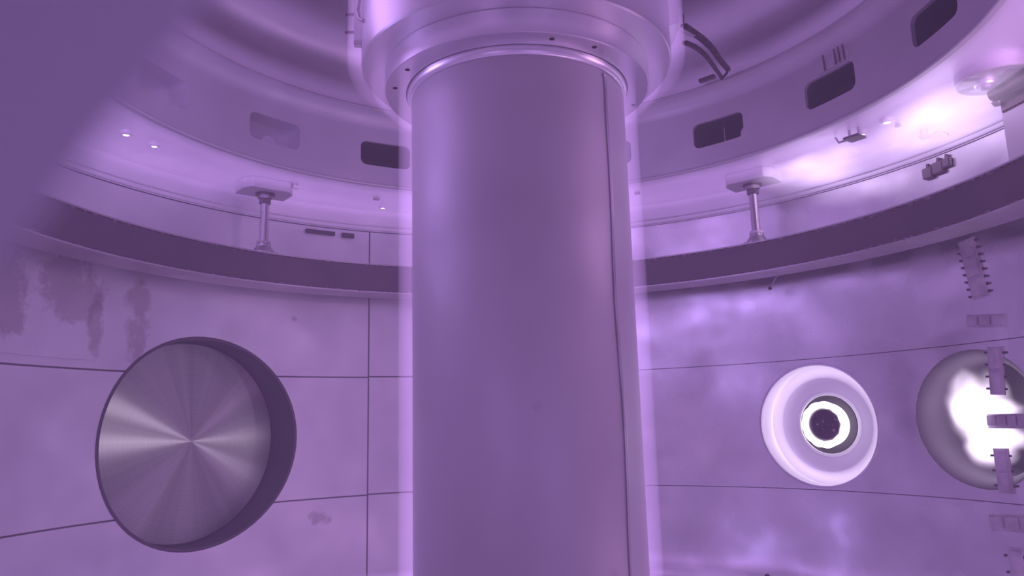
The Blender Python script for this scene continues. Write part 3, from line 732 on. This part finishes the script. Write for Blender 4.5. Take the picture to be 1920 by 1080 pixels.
strip('upright sensor strip above the wide bracket crossing the reflection glow', [(71.2, .70), (70.8, .16)], .09, 4, ribs=2)
strip('horizontal sensor strip crossing the middle of the reflection glow', [(69.1, -.13), (75.5, -.135)], .08, 0, ribs=5)
strip('upright sensor strip below the middle of the reflection glow', [(70.2, -.43), (70.2, -.92)], .09, 3, ribs=2)
strip('low sensor box on the wall near the bottom right corner', [(67.7, -1.26), (73.5, -1.22)], .09, 0, ribs=3)
strip('lowest upright sensor strip at the bottom right edge', [(70.2, -1.5), (70.4, -2.2)], .09, 4, ribs=2)
for az, z, s_, lab in ((65.7, 2.93, .07, 'small dark block on the wall above the coil, left of three'), (67.2, 2.955, .075, 'small dark block on the wall above the coil, middle of three'), (68.4, 2.98, .055, 'small dark block on the wall above the coil, right of three')):
    t = thing('wall_block', lab, 'block', tuple(cyl(az, z, RW)), 'dark blocks on the wall above the coil'); o_ = -cyl(az, z, RW)
    bm = bmesh.new(); box(bm, -s_, s_, -s_, s_, 0, .06, frame_at(az, z, RW), .012); obj('block_body', bm, m_darkmetal, t, o_)
    bm = bmesh.new(); tube(bm, [frame_at(az, z, RW) @ Vector((0, s_, .03)), frame_at(az, z, RW) @ Vector((.01, s_+.05, .03))], .02, 8); obj('block_stem', bm, m_darkmetal, t, o_)
# flat dark clip on the left, under the wall collar
t = thing('wall_clip', 'long thin dark clip under the wall beads left of the column', 'clip', tuple(cyl(-32, 3.03, RW))); o_ = -cyl(-32, 3.03, RW)
bm = bmesh.new(); lathe(bm, [(RW-.05, 2.99), (RW-.05, 3.05), (RW, 3.05), (RW, 2.99)], 10, -36.5, -31.8); obj('clip_bar', bm, m_tube, t, o_)
bm = bmesh.new(); lathe(bm, [(RW-.05, 2.98), (RW-.05, 3.05), (RW, 3.05), (RW, 2.98)], 4, -30.6, -28.6); obj('clip_end', bm, m_tube, t, o_)
# probes
def probe(a, b, r, label):
    t = thing('wire_probe', label, 'probe', tuple(a)); bm = bmesh.new()
    tube(bm, [Vector((0, 0, 0)), (b-a)], r*.5, 8); obj('probe_wire', bm, m_rod, t)
    me = bmesh.new(); bmesh.ops.create_icosphere(me, subdivisions=2, radius=r*1.6); obj('probe_tip', me, m_dark, t, tuple(b-a))
    return t
probe(cyl(44.3, 1.975, 5.2), cyl(42.3, 1.80, 5.3), .018, 'thin wire probe with dark tip poking out below the upper ring coil')
probe(cyl(39.9, -2.31, 5.0), cyl(39.4, -2.13, 5.0), .024, 'thin wire probe with dark tip on the lower ring coil')

# ================================================================ added glow volumes that stand in for the wall reflection
m_refl_glow = soft_glow('reflection_glow', (.92, .76, 1.0), 26, 1.4, 2.5); m_refl_glow2 = soft_glow('reflection_glow_arm', (.90, .72, 1.0), 24, .5, 2)
for (dx, dz, dd, rx, rz, ry, mt) in ((-.04, .10, .10, .46, .56, .22, m_refl_glow), (.16, -.22, .10, .46, .18, .2, m_refl_glow2), (.12, .10, .12, .40, .16, .2, m_refl_glow2), (-.02, -.36, .16, .36, .24, .2, m_refl_glow2)):
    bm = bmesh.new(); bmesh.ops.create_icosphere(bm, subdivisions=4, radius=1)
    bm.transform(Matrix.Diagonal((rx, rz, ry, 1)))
    f = obj('reflection_glow', bm, mt, gp, sharp=180); f.matrix_local = facing(out*dd+Vector((0, 0, dz))+X*dx, out, X)
# pale glow pooled in the corner of the electrode port's ring
out = cyl(46.05, 0, 1); X = Vector((math.cos(R_(46.05)), -math.sin(R_(46.05)), 0))
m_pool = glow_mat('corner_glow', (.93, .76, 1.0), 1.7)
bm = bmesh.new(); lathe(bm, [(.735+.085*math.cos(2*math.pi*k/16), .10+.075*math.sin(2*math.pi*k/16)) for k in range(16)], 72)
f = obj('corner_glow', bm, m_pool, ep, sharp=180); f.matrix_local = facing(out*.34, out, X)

# ================================================================ the porthole we look through
yn = -6.52
nt_ = thing('porthole_rim', 'out-of-focus near rim of the porthole, filling the upper left corner', 'porthole', (.456, yn, -.306))
mm_ = Matrix.Rotation(R_(90), 4, 'X')
# tube around the lens
bm = bmesh.new(); lathe(bm, [(.73, 0), (.74, -.01), (1.30, -.01), (1.30, .06), (.80, .06), (.80, .75), (.75, .75), (.73, .6)], 128, mat=mm_)
obj('rim_flange', bm, m_near, nt_, (0, 0, 0), sharp=50)
bm, ctr, out, X = port_tube_mesh(178.8, .1, 1.2, .95); bm.free()
bm = bmesh.new(); seg = 72; A = []; B = []
for k in range(seg):
    t_ = 2*math.pi*k/seg
    A.append(bm.verts.new(cyl(178.8+math.degrees(1.2*math.cos(t_)/RW), .1+1.2*math.sin(t_), RW)))
    B.append(bm.verts.new(Vector((.456-1.29*math.cos(t_), yn+.01, -.306+1.29*math.sin(t_)))))
for i in range(seg): bm.faces.new((A[i], A[(i+1) % seg], B[(i+1) % seg], B[i]))
pt_ = obj('port_nozzle', bm, m_wall, nt_, (-.456, -yn, .306), sharp=60)
